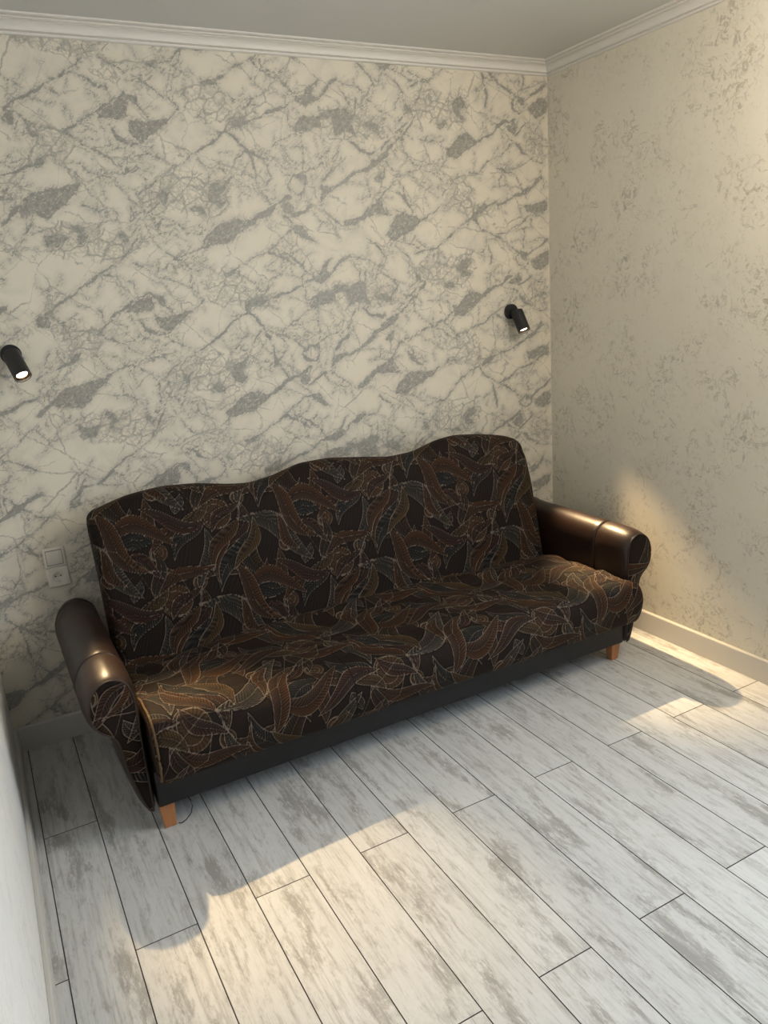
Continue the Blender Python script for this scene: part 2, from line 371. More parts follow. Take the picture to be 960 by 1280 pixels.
VEINS_C = [
 ([(280,340),(330,290),(370,240),(385,215)],6),([(250,340),(310,280),(350,235)],5),([(0,470),(30,430),(60,405)],11),([(0,390),(15,380)],7),
 ([(0,575),(50,620),(100,660)],5),([(290,470),(260,510),(240,535),(200,580)],5),([(420,620),(470,580),(490,560)],6),([(240,530),(270,590),(285,615)],3),
 ([(250,390),(300,420),(330,450)],4),([(300,450),(350,440),(400,480),(440,510),(470,530)],4),
 ([(330,270),(340,340),(370,385),(415,418),(460,400),(500,365)],5),([(350,435),(415,418),(430,430),(480,450),(520,480)],4),([(455,400),(500,440),(540,470)],3),
 ([(640,300),(700,265),(740,235),(775,220)],13),([(400,300),(460,310),(490,330)],3),([(70,90),(100,130),(115,150)],4),
 ([(80,75),(130,90),(200,125)],5),([(140,130),(130,240)],5),([(170,130),(240,190),(265,215)],4),([(265,215),(235,245)],6),([(120,300),(160,340),(200,355),(215,350)],10),([(90,310),(70,350),(50,380)],3),
 ([(590,440),(640,420),(700,380),(775,325)],5),([(690,400),(740,430)],8),([(720,390),(730,430),(760,440)],5),([(740,420),(780,440),(820,500)],5),
 ([(690,490),(760,490),(815,500)],3),([(615,610),(650,590),(700,560),(750,545),(820,515)],9),([(615,610),(560,645),(510,690),(470,735),(430,745),(390,760)],6),
 ([(390,715),(440,735),(470,735)],4),([(615,560),(615,610),(640,650),(690,685),(740,720),(800,765)],7),([(690,685),(740,680),(780,650),(830,620),(900,590)],6),
 ([(820,660),(815,740)],4),([(760,670),(850,655)],3),([(665,690),(680,750),(685,800)],9),
 ([(765,160),(790,135),(820,150),(815,185),(790,200),(770,180),(765,160)],8),([(905,90),(850,125),(820,150)],10),([(775,285),(820,250),(835,235)],9),
 ([(720,265),(770,310)],5),([(820,235),(860,270),(905,310)],5),([(840,290),(870,330),(820,345)],4),([(870,330),(890,350)],4),
 ([(650,200),(690,240),(720,260)],3),([(280,705),(330,750),(380,800)],5),([(190,700),(240,740),(260,770)],7),([(310,710),(370,730),(400,740)],5),
 ([(190,470),(195,530)],4),([(330,500),(350,560),(380,600)],4),([(400,130),(360,180),(320,230)],4),([(840,380),(900,395)],3),([(880,430),(870,480)],5)]
PATCH_C = [
 [(0,490),(60,490),(130,440),(190,400),(240,360),(280,340),(270,370),(220,405),(160,440),(90,490),(30,520),(0,550)],
 [(100,630),(150,605),(210,560),(240,535),(260,590),(290,610),(230,600),(190,600),(120,660),(95,655)],
 [(280,640),(320,600),(370,605),(420,620),(380,660),(330,690),(300,710),(260,690)],[(305,510),(340,530),(360,560),(380,590),(340,560)],
 [(215,450),(250,415),(260,440),(240,470)],[(500,340),(540,300),(580,275),(640,300),(600,340),(560,375),(510,375)],[(340,160),(370,180),(380,210),(350,200)],
 [(520,170),(560,130),(580,150),(550,190),(580,220),(540,215)],[(460,230),(500,225),(510,250),(470,250)],
 [(0,190),(60,190),(110,180),(140,190),(130,230),(150,290),(100,270),(60,290),(40,220),(0,230)],[(160,250),(200,230),(240,250),(240,290),(200,270)],
 [(0,120),(40,70),(60,50),(75,70),(20,110),(0,140)],[(810,500),(850,480),(880,440),(885,460),(850,500),(820,520)],
 [(620,600),(640,570),(690,570),(650,600)],[(830,600),(820,570),(860,560),(910,540),(910,580),(870,600)],[(790,130),(820,140),(815,165),(790,160)],
 [(830,180),(870,150),(905,130),(905,200),(860,210)],[(740,260),(770,225),(790,250),(770,280)],[(775,315),(805,325),(815,350),(845,375),(800,360)]]
SHAT_C = [[(330,170),(400,110),(450,100),(500,130),(580,100),(590,170),(560,260),(480,250),(400,200),(350,200)],
 [(0,180),(100,180),(240,230),(250,290),(120,300),(60,300),(0,260)],[(490,510),(540,450),(580,440),(620,520),(600,600),(540,580),(500,560)],
 [(820,280),(880,280),(890,360),(830,340)],[(620,570),(720,550),(700,590),(620,620)]]
VEINS_F = [
 ([(0,250),(40,220),(100,190),(180,150),(260,90),(350,35)],9),([(40,220),(100,270),(150,330),(180,380)],6),([(100,270),(170,320),(260,340)],4),
 ([(340,350),(380,400),(440,440)],7),([(340,370),(400,300),(440,270)],8),([(110,440),(150,500),(170,530)],6),([(0,600),(60,575),(160,530),(240,480)],10),
 ([(0,520),(80,545)],3),([(300,500),(360,550),(430,600)],5),([(0,830),(50,780),(110,740)],17),([(0,720),(80,705)],6),([(0,680),(120,600)],3),
 ([(120,890),(170,840)],4),([(0,910),(60,980),(80,1000)],6),([(0,60),(60,100),(130,130)],5)]
PATCH_F = [[(0,240),(50,240),(70,300),(30,310),(0,300)],[(110,760),(130,700),(200,660),(330,640),(400,610),(420,620),(370,690),(330,740),(250,800),(180,790),(100,800)],
 [(230,890),(300,900),(380,900),(330,960),(260,960)],[(370,850),(440,850),(450,870),(400,890)],[(200,480),(250,500),(210,540),(170,530)]]
SHAT_F = [[(130,330),(200,320),(300,340),(380,380),(330,450),(250,500),(180,480),(150,420)],[(230,880),(280,830),(380,860),(450,850),(600,880),(600,980),(500,1000),(300,1000),(220,930)]]

def build_print():
    V, P, S = [], [], []
    for s, vv, pp, ss in ((VA, VEINS_A, PATCH_A, SHAT_A), (VC, VEINS_C, PATCH_C, SHAT_C), (VF, VEINS_F, PATCH_F, SHAT_F)):
        for pts, w in vv: V.append((conv(s, pts), w / s['k'] * .0036 * .5))
        for q in pp: P.append(conv(s, q))
        for q in ss: S.append(conv(s, q))
    # the strip left of the traced part repeats the print of the strip further right
    def sh(pts): return [(x - 1.185, z + .345) for x, z in pts]
    for L, wrap in ((V, 1), (P, 0), (S, 0)):
        for it in list(L):
            pts = it[0] if wrap else it
            if sum(x for x, z in sh(pts)) / len(pts) < -2.62 and sum(x for x, z in pts) / len(pts) < -1.2:
                L.append((sh(pts), it[1]) if wrap else sh(pts))
    return V, P, S

def inside(px, pz, poly):
    r = np.zeros(px.shape, bool); n = len(poly)
    for i in range(n):
        x0, z0 = poly[i]; x1, z1 = poly[(i + 1) % n]
        if z0 == z1: continue
        c = ((pz >= z0) != (pz >= z1)) & (px < (x1 - x0) * (pz - z0) / (z1 - z0) + x0)
        r ^= c
    return r
def segd(px, pz, a, b):
    ax, az = a; bx, bz = b; dx, dz = bx - ax, bz - az; L = dx * dx + dz * dz + 1e-12
    t = np.clip(((px - ax) * dx + (pz - az) * dz) / L, 0, 1)
    return np.hypot(px - ax - t * dx, pz - az - t * dz)
def polyd(px, pz, pts, closed=False):
    d = np.full(px.shape, 9.); n = len(pts)
    for i in range(n if closed else n - 1): d = np.minimum(d, segd(px, pz, pts[i], pts[(i + 1) % n]))
    return d

def vnoise(x, y, seed=0):
    """smooth value noise"""
    r = np.random.RandomState(seed); T = r.rand(64, 64)
    xi = np.floor(x).astype(int); yi = np.floor(y).astype(int); fx = x - xi; fy = y - yi
    fx = fx * fx * (3 - 2 * fx); fy = fy * fy * (3 - 2 * fy); g = lambda i, j: T[(yi + j) % 64, (xi + i) % 64]
    return (g(0, 0) * (1 - fx) + g(1, 0) * fx) * (1 - fy) + (g(0, 1) * (1 - fx) + g(1, 1) * fx) * fy - .5


def grid_mesh(name, X, Y, Z, mat, parent=None, attrs=None, flip=False, close_u=False):
    nv, nu = X.shape
    me = bpy.data.meshes.new(name)
    co = np.stack([X, Y, Z], -1).reshape(-1, 3).astype(np.float32)
    i = np.arange(nv - 1)[:, None] * nu + np.arange(nu - 1)[None, :]
    q = np.stack([i, i + 1, i + nu + 1, i + nu], -1).reshape(-1, 4)
    if flip: q = q[:, ::-1]
    me.vertices.add(len(co)); me.vertices.foreach_set('co', co.ravel())
    me.loops.add(q.size); me.loops.foreach_set('vertex_index', q.ravel().astype(np.int32))
    me.polygons.add(len(q)); me.polygons.foreach_set('loop_start', (np.arange(len(q)) * 4).astype(np.int32))
    me.polygons.foreach_set('use_smooth', np.ones(len(q), bool))
    me.update(calc_edges=True)
    me.materials.append(mat)
    for nm, a in (attrs or {}).items():
        if a.ndim == 3:
            at = me.attributes.new(nm, 'FLOAT_COLOR', 'POINT')
            at.data.foreach_set('color', np.concatenate([a, np.ones(a.shape[:2] + (1,))], -1).astype(np.float32).ravel())
        else:
            at = me.attributes.new(nm, 'FLOAT', 'POINT'); at.data.foreach_set('value', a.astype(np.float32).ravel())
    return link(bpy.data.objects.new(name, me), parent)

def wall_back():
    st = .0055
    xs = np.arange(XL - .03, .0001, st); zs = np.arange(0, H_ROOM + .001, st)
    xs = np.append(xs[:-1], 0.); zs = np.append(zs, H_ROOM)
    X, Z = np.meshgrid(xs, zs)
    D = np.full(X.shape, .06); S = np.zeros(X.shape)
    V, P, Sh = build_print()
    XW, ZW = X.copy(), Z.copy(); zq = Z % RPT
    for sc_, am in ((14, .022), (38, .012), (90, .006)):
        XW += vnoise(X * sc_, Z * sc_, 11) * am; ZW += vnoise(X * sc_, Z * sc_, 12) * am
    wid = .75 + 1.5 * (vnoise(X * 26, Z * 26, 13) + .1)
    rng = random.Random(3)
    for pts, w in list(V):        # hairline side branches
        for _ in range(3):
            k_ = rng.randrange(len(pts) - 1); t = rng.random(); a, b = pts[k_], pts[k_ + 1]
            x, z = a[0] + (b[0] - a[0]) * t, a[1] + (b[1] - a[1]) * t
            an = math.atan2(b[1] - a[1], b[0] - a[0]) + rng.choice((-1, 1)) * rng.uniform(.5, 1.5); q = [(x, z)]
            for _ in range(3):
                x += math.cos(an) * rng.uniform(.012, .035); z += math.sin(an) * rng.uniform(.012, .035); an += rng.uniform(-.5, .5); q.append((x, z))
            V.append((q, rng.uniform(.0004, .0016)))
    nx, nz = len(xs), len(zs)
    def win(pts, m, j):
        x0 = min(p[0] for p in pts) - m; x1 = max(p[0] for p in pts) + m
        z0 = min(p[1] for p in pts) - m + j * RPT; z1 = max(p[1] for p in pts) + m + j * RPT
        a, b = np.searchsorted(xs, [x0, x1]); c, d = np.searchsorted(zs, [z0, z1])
        return (slice(c, d), slice(a, b)) if b > a and d > c else None
    for j in range(-4, 2):
        for pts, w in V:
            s = win(pts, .06, j)
            if s is None: continue
            q = [(x, z + j * RPT) for x, z in pts]
            D[s] = np.minimum(D[s], polyd(XW[s], ZW[s], q) - w * wid[s])
        for pts in P:
            s = win(pts, .05, j)
            if s is None: continue
            q = [(x, z + j * RPT) for x, z in pts]
            d = polyd(XW[s], ZW[s], q, True); ins = inside(XW[s], ZW[s], q)
            D[s] = np.minimum(D[s], np.where(ins, -.0016, d))
        for pts in Sh:
            s = win(pts, .08, j)
            if s is None: continue
            q = [(x, z + j * RPT) for x, z in pts]
            d = polyd(X[s], Z[s], q, True); ins = inside(X[s], Z[s], q)
            S[s] = np.maximum(S[s], np.where(ins, .5 + np.minimum(d / .06, .5), np.clip(.5 - d / .07, 0, .5)))
    o = grid_mesh('wall_back', X, X * 0, Z, M['marble'], None, dict(vein=D, shat=S, cloud=S * 0), flip=False)
    tag(o, kind='structure')
wall_back()

# ------------------------------------------------------------------ room shell
def slab(name, x0, x1, y0, y1, z0, z1, mat):
    return tag(bm_obj(name, box_bm(x0, x1, y0, y1, z0, z1), mat), kind='structure')
bm = bmesh.new()
for a in ((WIN_Y1, 0, 0, H_ROOM), (ROOM_Y, WIN_Y0, 0, H_ROOM), (WIN_Y0, WIN_Y1, 0, WIN_Z0), (WIN_Y0, WIN_Y1, WIN_Z1, H_ROOM)):
    box_bm(0, .12, a[0], a[1], a[2], a[3], bm=bm)
tag(bm_obj('wall_right', bm, M['cream']), kind='structure')
# left wall runs slightly out of square
bm = bmesh.new()
LW = [(-2.858, 0.02), (-2.874, -1.6), (-2.890, ROOM_Y)]
vs = []
for z in (0, H_ROOM):
    vs.append([bm.verts.new((x, y, z)) for x, y in LW] + [bm.verts.new((x - .08, y, z)) for x, y in LW[::-1]])
n = len(vs[0])
for i in range(n): bm.faces.new((vs[0][i], vs[0][(i + 1) % n], vs[1][(i + 1) % n], vs[1][i]))
bm.faces.new(vs[0]); bm.faces.new(vs[1])
tag(bm_obj('wall_left', bm, M['pale']), kind='structure')
slab('ceiling', -3.0, .08, ROOM_Y - .12, .02, H_ROOM, H_ROOM + .08, M['ceil'])
slab('wall_front', -3.0, .12, ROOM_Y - .1, ROOM_Y, 0, H_ROOM, M['taupe'])
w = box_bm(.03, .09, WIN_Y0, WIN_Y0 + .06, WIN_Z0, WIN_Z1)
ym = (WIN_Y0 + WIN_Y1) / 2
for a in ((WIN_Y1 - .06, WIN_Y1, WIN_Z0, WIN_Z1), (WIN_Y0, WIN_Y1, WIN_Z0, WIN_Z0 + .06), (WIN_Y0, WIN_Y1, WIN_Z1 - .06, WIN_Z1), (ym - .03, ym + .03, WIN_Z0, WIN_Z1)):
    box_bm(.03, .09, a[0], a[1], a[2], a[3], bm=w)
tag(bm_obj('window_1', w, M['glass']), kind='structure')

# floor: slab + individual planks
fl = slab('floor', -3.0, .08, ROOM_Y - .12, .02, -.05, -.0035, M['joint'])
PWD, PLN = .1767, 1.3345; X15 = -.1717
def plank_mesh(w, l):
    bm = box_bm(.0004, w - .0004, .0004, l - .0004, -.006, 0)
    es = [e for e in bm.edges if all(v.co.z > -.001 for v in e.verts)]
    bmesh.ops.bevel(bm, geom=es, offset=.0013, segments=1, affect='EDGES')
    me = bpy.data.meshes.new('plank'); bmesh.ops.recalc_face_normals(bm, faces=bm.faces); bm.to_mesh(me); bm.free()
    me.materials.append(M['floor']); me.materials.append(M['joint'])
    for p in me.polygons: p.material_index = 0 if p.normal.z > .95 else 1
    return me
cache = {}
for c in range(-1, 16):
    x0 = X15 - (15 - c) * PWD; x1 = x0 + PWD
    if c == 15: x1 = 0
    if c == -1: x0 = -2.89
    ys = [0.0]
    y = -PLN if c % 2 else -PLN / 2
    while y > ROOM_Y: ys.append(y); y -= PLN
    ys.append(ROOM_Y)
    for a, b in zip(ys[:-1], ys[1:]):
        key = (round(x1 - x0, 4), round(a - b, 4))
        if key not in cache: cache[key] = plank_mesh(*key)
        o = link(bpy.data.objects.new('plank', cache[key]), fl); o.location = (x0, b, 0)

# skirting
BH = .1067
def prism_run(name, prof, axis, a, b, mat, at=0.0, skew=None, mitre=(0, 0)):
    """extrude a profile of (depth from wall, z) along a wall"""
    V = []; n = len(prof)
    for s, m in ((a, mitre[0]), (b, mitre[1])):
        for d, z in prof:
            if axis == 'back': V.append((s + m * d, -d, z))
            elif axis == 'right': V.append((-d, s + m * d, z))
            else:
                V.append((at + d + (skew(s) if skew else 0), s + m * d, z))
    Fc = [(i, (i + 1) % n, n + (i + 1) % n, n + i) for i in range(n)] + [tuple(range(n))[::-1], tuple(range(n, 2 * n))]
    bm = bmesh.new(); vv = [bm.verts.new(v) for v in V]
    for f in Fc: bm.faces.new([vv[i] for i in f])
    return tag(bm_obj(name, bm, mat, smooth=True, angle=.5), kind='structure')
SK = [(.0005, 0), (.015, 0), (.015, BH - .012), (.0135, BH - .005), (.0095, BH - .001), (.004, BH), (.0005, BH)]
prism_run('baseboard_back', SK, 'back', XL + .004, -.0005, M['skirt'], mitre=(1, -1))
prism_run('baseboard_right', SK, 'right', -.0005, ROOM_Y, M['skirt'], mitre=(-1, 1))
def lx(y): return -2.858 + (y / -1.6) * -.016 if y > -1.6 else -2.874 - (y + 1.6) / (ROOM_Y + 1.6) * .016
prism_run('baseboard_left', SK, 'left', -.0005, -1.6, M['skirt'], at=0, skew=lx, mitre=(-1, 0))
o = prism_run('baseboard_left', SK, 'left', -1.6, ROOM_Y, M['skirt'], at=0, skew=lx)
# cornice
def cornice():
    zb, zt, dp = 2.677, H_ROOM, .072
    P = [(.0005, zb), (.011, zb), (.014, zb + .003), (.014, zb + .0075), (.010, zb + .0085), (.010, zb + .010), (.018, zb + .011), (.021, zb + .013), (.020, zb + .016)]
    for i in range(9):
        t = i / 8 * PI / 2
        P.append((.020 + .026 * (1 - math.cos(t)), zb + .016 + .020 * math.sin(t)))
    P += [(.044, zb + .0372), (.044, zb + .039), (.054, zb + .0395), (.058, zb + .042), (.058, zb + .0445), (.054, zb + .0455), (.054, zb + .0465), (.064, zb + .0475), (.070, zb + .050), (dp, zt - .0005), (.0005, zt - .0005)]
    return P
CP = cornice()
prism_run('trim_1', CP, 'back', XL + .004, -.0005, M['trim'], mitre=(1, -1))
prism_run('trim_2', CP, 'right', -.0005, ROOM_Y, M['trim'], mitre=(-1, 1))
prism_run('trim_3', CP, 'left', -.0005, ROOM_Y, M['trim'], skew=lambda y: -2.858 + (y / ROOM_Y) * -.032, mitre=(-1, 1))
# thin corner bead where the two wallpapers meet
# ------------------------------------------------------------------ ceiling lamp (out of frame, lights the room)
cl = empty('ceiling_lamp', (LAMP_C[0], LAMP_C[1], H_ROOM))
tag(cl, 'white globe pendant lamp below the ceiling', 'ceiling lamp')
def disc_bm(r0, r1, z0, z1, n=40):
    bm = bmesh.new(); bmesh.ops.create_cone(bm, cap_ends=True, segments=n, radius1=r0, radius2=r1, depth=z1 - z0, matrix=Matrix.Translation((0, 0, (z0 + z1) / 2)))
    return bm
bm_obj('base', disc_bm(.09, .09, -.03, -.001), M['glass'], cl)
tube('stem', [(0, 0, -.03), (0, 0, -.13)], .012, M['glass'], cl, 12)
bm = bmesh.new(); bmesh.ops.create_uvsphere(bm, u_segments=32, v_segments=16, radius=.12, matrix=Matrix.Translation((0, 0, -.24)))
bm_obj('bulb', bm, mat_emit('lamp_diffuser', LAMP_COL, LAMP_STRENGTH), cl, True)

# ------------------------------------------------------------------ switch and socket
def frame_plate(parent, w, mat):
    bm = box_bm(-w / 2, w / 2, -.010, -.0005, -w / 2, w / 2, .003, 2)
    return bm_obj('frame', bm, mat, parent, True, .6)
sw = empty('light_switch', (-2.581, 0, .7925)); tag(sw, 'ivory single rocker light switch on marble wallpaper above the socket', 'light switch')
frame_plate(sw, .082, M['plastic'])
o = bm_obj('rocker', box_bm(-.029, .029, -.0135, -.009, -.028, .028, .0015, 2), M['plastic'], sw, True, .6); o.rotation_euler.x = .035
bm_obj('rocker_gap_shade', box_bm(-.0315, .0315, -.0108, -.0095, -.0315, .0315, .0004, 1), simple('ivory_shadow_gap', (.33, .31, .27), .5), sw)  # plate in darkened ivory, paints the shade of the gap round the rocker
so = empty('power_socket', (-2.579, 0, .7095)); tag(so, 'ivory round-pin wall socket directly below the light switch', 'power socket')
# plate with a real round recess
def socket():
    bm = bmesh.new(); n = 48; w = .041
    def sq(i, h):
        a = 2 * PI * i / n + PI / 4; c, s = math.cos(a), math.sin(a); m = max(abs(c), abs(s)); return (h * c / m, h * s / m)
    rings = [[(*sq(i, w), -.0005) for i in range(n)], [(*sq(i, w), -.008) for i in range(n)], [(*sq(i, w - .003), -.010) for i in range(n)]]
    rings.append([(*sq(i, .030), -.0102) for i in range(n)])
    rings.append([(*sq(i, .0295), -.0125) for i in range(n)])
    for r, y in ((.0215, -.0125), (.0205, -.0118), (.0198, -.0025), (.018, -.0022)):
        rings.append([(r * math.cos(2 * PI * i / n + PI / 4), r * math.sin(2 * PI * i / n + PI / 4), y) for i in range(n)])
    vv = [[bm.verts.new((a, y, b)) for a, b, y in r] for r in rings]
    for r0, r1 in zip(vv[:-1], vv[1:]):
        for i in range(n): bm.faces.new((r0[i], r0[(i + 1) % n], r1[(i + 1) % n], r1[i]))
    bm.faces.new(vv[-1])
    return bm
bm_obj('frame', socket(), M['plastic'], so, True, .5)
def cyl_y(name, x, z, r, y0, y1, mat, parent, n=16):
    bm = bmesh.new(); bmesh.ops.create_cone(bm, cap_ends=True, segments=n, radius1=r, radius2=r, depth=abs(y1 - y0),
        matrix=Matrix.Translation((x, (y0 + y1) / 2, z)) @ Matrix.Rotation(PI / 2, 4, 'X'))
    return bm_obj(name, bm, mat, parent, True, .6)
for s in (-1, 1): cyl_y('pin_hole', s * .0095, .002, .0028, -.0021, -.0032, M['hole'], so)
cyl_y('screw', 0, -.0005, .0022, -.0021, -.0036, M['screw'], so)
for s in (-1, 1): bm_obj('earth_contact', box_bm(-.003, .003, -.010, -.003, s * .018 - .0012, s * .018 + .0012, .0004, 1), M['screw'], so)

# ------------------------------------------------------------------ wall lamps
def wall_lamp(loc, d, label, pivot, power):
    r = empty('wall_lamp', loc); tag(r, label, 'wall lamp', 'black spot lamps on the marble wall')
    cyl_y('wall_plate', 0, 0, .037, -.0005, -.018, M['black'], r, 40)
    piv = Vector(pivot)
    tube('bracket', [(0, -.016, 0), (0, -.03, -.001), tuple(piv * .8)], .009, M['black'], r, 12)
    d = Vector(d).normalized(); q = d.to_track_quat('-Z', 'Y').to_matrix().to_4x4()
    L, R0 = .112, .0315; top = .012
    prof = [(.0, top), (R0 - .003, top), (R0, top - .003), (R0, top - L), (R0 - .0018, top - L - .0006), (R0 - .003, top - L + .001), (R0 - .003, top - L + .006)]
    def lathe(name, prof, mat, n=40):
        V = []; Fc = []
        for rr, z in prof:
            for i in range(n): V.append((rr * math.cos(2 * PI * i / n), rr * math.sin(2 * PI * i / n), z))
        for j in range(len(prof) - 1):
            for i in range(n): Fc.append((j * n + i, (j + 1) * n + i, (j + 1) * n + (i + 1) % n, j * n + (i + 1) % n))
        o = mesh_obj(name, V, Fc, mat, r); o.data.set_sharp_from_angle(angle=.6)
        o.matrix_local = Matrix.Translation(piv) @ q; return o
    lathe('tube_housing', prof, M['black'])
    zb = top - L
    lathe('reflector_ring', [(R0 - .003, zb + .006), (R0 - .006, zb + .0075), (.0205, zb + .010), (.0195, zb + .013)], M['ring'])
    lathe('led_lens', [(.0, zb + .0115), (.012, zb + .0110), (.0197, zb + .0125)][::-1], M['led'])
    l = bpy.data.lights.new('lamp_beam', 'SPOT'); l.energy = power; l.color = SPOT_COL; l.spot_size = math.radians(SPOT_ANG)
    l.spot_blend = 1.0; l.shadow_soft_size = .014
    lo = bpy.data.objects.new('lamp_beam', l); C.objects.link(lo); lo.parent = r
    lo.matrix_local = Matrix.Translation(piv + d * (L - top + .004)) @ q
    return r
wall_lamp((-2.592, 0, 1.598), (.205, -.625, -.75), 'black tubular wall spot lamp lit, above the light switch near the left edge', (0, -.045, -.004), 170)
wall_lamp((-.263, 0, 1.587), (.0, -.52, -.85), 'black tubular wall spot lamp lit, beside the corner with the cream wall', (.012, -.045, -.012), 235)

# ------------------------------------------------------------------ floral fabric print, one skew-periodic tile
TU, TV, SKEW = .72, .31, -.22
def fab_pt(px): q = px_plane(px, 1, -.26); return (q.x, q.z)
c5 = lambda x, y: fab_pt((100 + x * .29167, 560 + y * .29167))
c6 = lambda x, y: fab_pt((340 + x * .375, 520 + y * .375))
ORG, TEAL, GRY, BRN, RED, OCH = (.112, .050, .022), (.040, .040, .038), (.085, .072, .058), (.060, .036, .021), (.080, .036, .024), (.125, .074, .030)
LEAVES = [  # base, tip, width(m), bend, colour
 (c5(690,190), c5(880,150), .05, .1, ORG), (c5(860,260), c5(960,110), .055, -.1, BRN), (c5(345,355), c5(60,285), .085, .12, TEAL),
 (c5(350,390), c5(280,200), .06, .1, ORG), (c5(410,270), c5(440,180), .045, .0, GRY), (c5(300,440), c5(520,300), .05, .1, ORG),
 (c5(530,300), c5(400,465), .060, -.12, TEAL), (c5(690,220), c5(845,530), .085, -.15, BRN), (c5(690,225), c5(600,420), .055, .15, RED),
 (c5(715,340), c5(590,590), .075, -.05, TEAL), (c5(535,330), c5(500,600), .052, .05, GRY), (c5(640,330), c5(590,560), .04, -.1, ORG),
 (c6(270,480), c6(465,590), .085, .1, GRY), (c6(270,480), c6(190,635), .060, -.1, ORG), (c6(500,585), c6(640,500), .055, .1, ORG),
 (c6(490,590), c6(500,470), .050, -.1, BRN), (c6(80,340), c6(180,405), .040, .1, RED), (c6(430,560), c6(380,460), .045, .1, ORG),
 (c6(500,225), c6(675,215), .070, .25, ORG), (c6(640,330), c6(560,420), .045, .0, OCH), (c6(750,150), c6(600,110), .055, .1, RED),
 (c6(755,180), c6(830,95), .045, .1, RED), (c6(800,270), c6(890,420), .07, -.1, ORG), (c6(740,370), c6(680,510), .055, .1, OCH)]
SPIR = [(c5(585,270), .062, 0.6, 1), (c5(190,395), .033, 2.0, 1), (c5(870,390), .030, 3.0, -1), (c6(40,590), .034, 1.0, 1), (c6(640,300), .036, 2.0, -1), (c6(275,415), .028, 2.5, 1)]
STROKES = [([c5(640,240), c5(600,160), c5(500,140), c5(400,170), c5(370,215)], .0016), ([c6(0,310), c6(60,325), c6(110,380), c6(150,450), c6(240,485), c6(330,460)], .0014)]
def build_tile():
    st = .0018; nu, nv = int(TU / st), int(TV / st)
    u = (np.arange(nu) + .5) * TU / nu; v = (np.arange(nv) + .5) * TV / nv
    U, Vv = np.meshgrid(u, v)
    rng = np.random.RandomState(4)
    # ground: dark with fine oblique weave
    g = .5 + .5 * np.sin((U * .5 + Vv) * 2 * PI / .0062 + 2.2 * np.sin(U * 2 * PI / .09))
    col = np.zeros(U.shape + (3,)); col[:] = (.009, .006, .005)
    col += g[..., None] ** 3 * np.array((.020, .011, .007))
    ln = np.zeros(U.shape)
    def images(cx, cz, R):
        for j in range(-6, 7):
            for i in range(-6, 7):
                ox, oz = i * TU + j * SKEW, j * -TV
                x, z = cx + ox, cz + oz
                if -R < x < TU + R and -R < z < TV + R: yield ox, oz
    def leaf(b, t, w, bend, c, under=False):
        bx, bz = b; dx, dz = t[0] - bx, t[1] - bz; L = math.hypot(dx, dz); ex, ez = dx / L, dz / L; px_, pz_ = -ez, ex
        w *= .5
        for ox, oz in images(bx + dx / 2, bz + dz / 2, L):
            s = (U - bx - ox) * ex + (Vv - bz - oz) * ez; q = (U - bx - ox) * px_ + (Vv - bz - oz) * pz_
            sn = np.clip(s / L, 0, 1)
            q = q - bend * 1.3 * L * np.sin(PI * sn) - .05 * L * np.sin(2 * PI * sn)
            hw = w * np.sin(PI * sn ** .85) ** .9
            m = (s > 0) & (s < L) & (np.abs(q) < hw)
            lo = (q > 0)
            sgn = np.abs(q)
            hat = .5 + .5 * np.sin((s - sgn * .9) * 2 * PI / .0105 + 1.5 * np.sin(s * 90))
            shade = .35 + .65 * np.clip(sgn / (hw + 1e-5), 0, 1)
            c2 = np.array(c) * (1.0 if True else 1)
            cc = np.where(lo[..., None], c2, c2 * .62 + np.array((.018, .016, .015)))
            cc = cc * (.12 + 1.15 * (hat ** 1.8) * shade)[..., None]
            lit = (hat > .8) & (np.sin(s * 61 + ox * 9) > -.2)
            col[m] = cc[m]
            ln[m] = np.where(lit, .55 if c in (TEAL, GRY) else .14, 0)[m]
            e = np.abs(np.abs(q) - hw)
            band = (s > -.003) & (s < L + .003)
            v = np.clip(1 - e / .0027, 0, 1) * band * (np.abs(q) < hw + .003)
            v2 = np.clip(1 - np.abs(q) / .0026, 0, 1) * ((s > 0) & (s < L * .92)) * .8
            ln[:] = np.maximum(ln, np.maximum(v, v2))
            # dark gap just outside the outline
            out = (np.abs(q) > hw + .002) & (np.abs(q) < hw + .007) & band
            col[out] *= .4
    for (c0, R, ph, sg) in SPIR:
        for ox, oz in images(c0[0], c0[1], R * 1.5):
            rx, rz = U - c0[0] - ox, (Vv - c0[1] - oz); r = np.hypot(rx, rz); th = np.arctan2(rz, rx) * sg
            m = r < R
            col[m] = (np.array((.085, .045, .022)) * (.3 + .7 * (.5 + .5 * np.sin(th * 26))[..., None]))[m]
            ln[m] = 0
            f = (r / R * 2.0 - (th + ph) / (2 * PI)) % 1.0
            f = np.minimum(f, 1 - f) * R / 2.0
            ln[:] = np.maximum(ln, np.clip(1 - f / .0027, 0, 1) * (r < R))
            ln[:] = np.maximum(ln, np.clip(1 - np.abs(r - R) / .0026, 0, 1))
    for a in LEAVES: leaf(*a)
    for pts, w in STROKES:
        cx = sum(p[0] for p in pts) / len(pts); cz = sum(p[1] for p in pts) / len(pts)
        for ox, oz in images(cx, cz, .35):
            d = polyd(U, Vv, [(x + ox, z + oz) for x, z in pts]); ln[:] = np.maximum(ln, np.clip(1 - d / (w * 1.4), 0, 1))
    return col, ln
TCOL, TLN = build_tile()
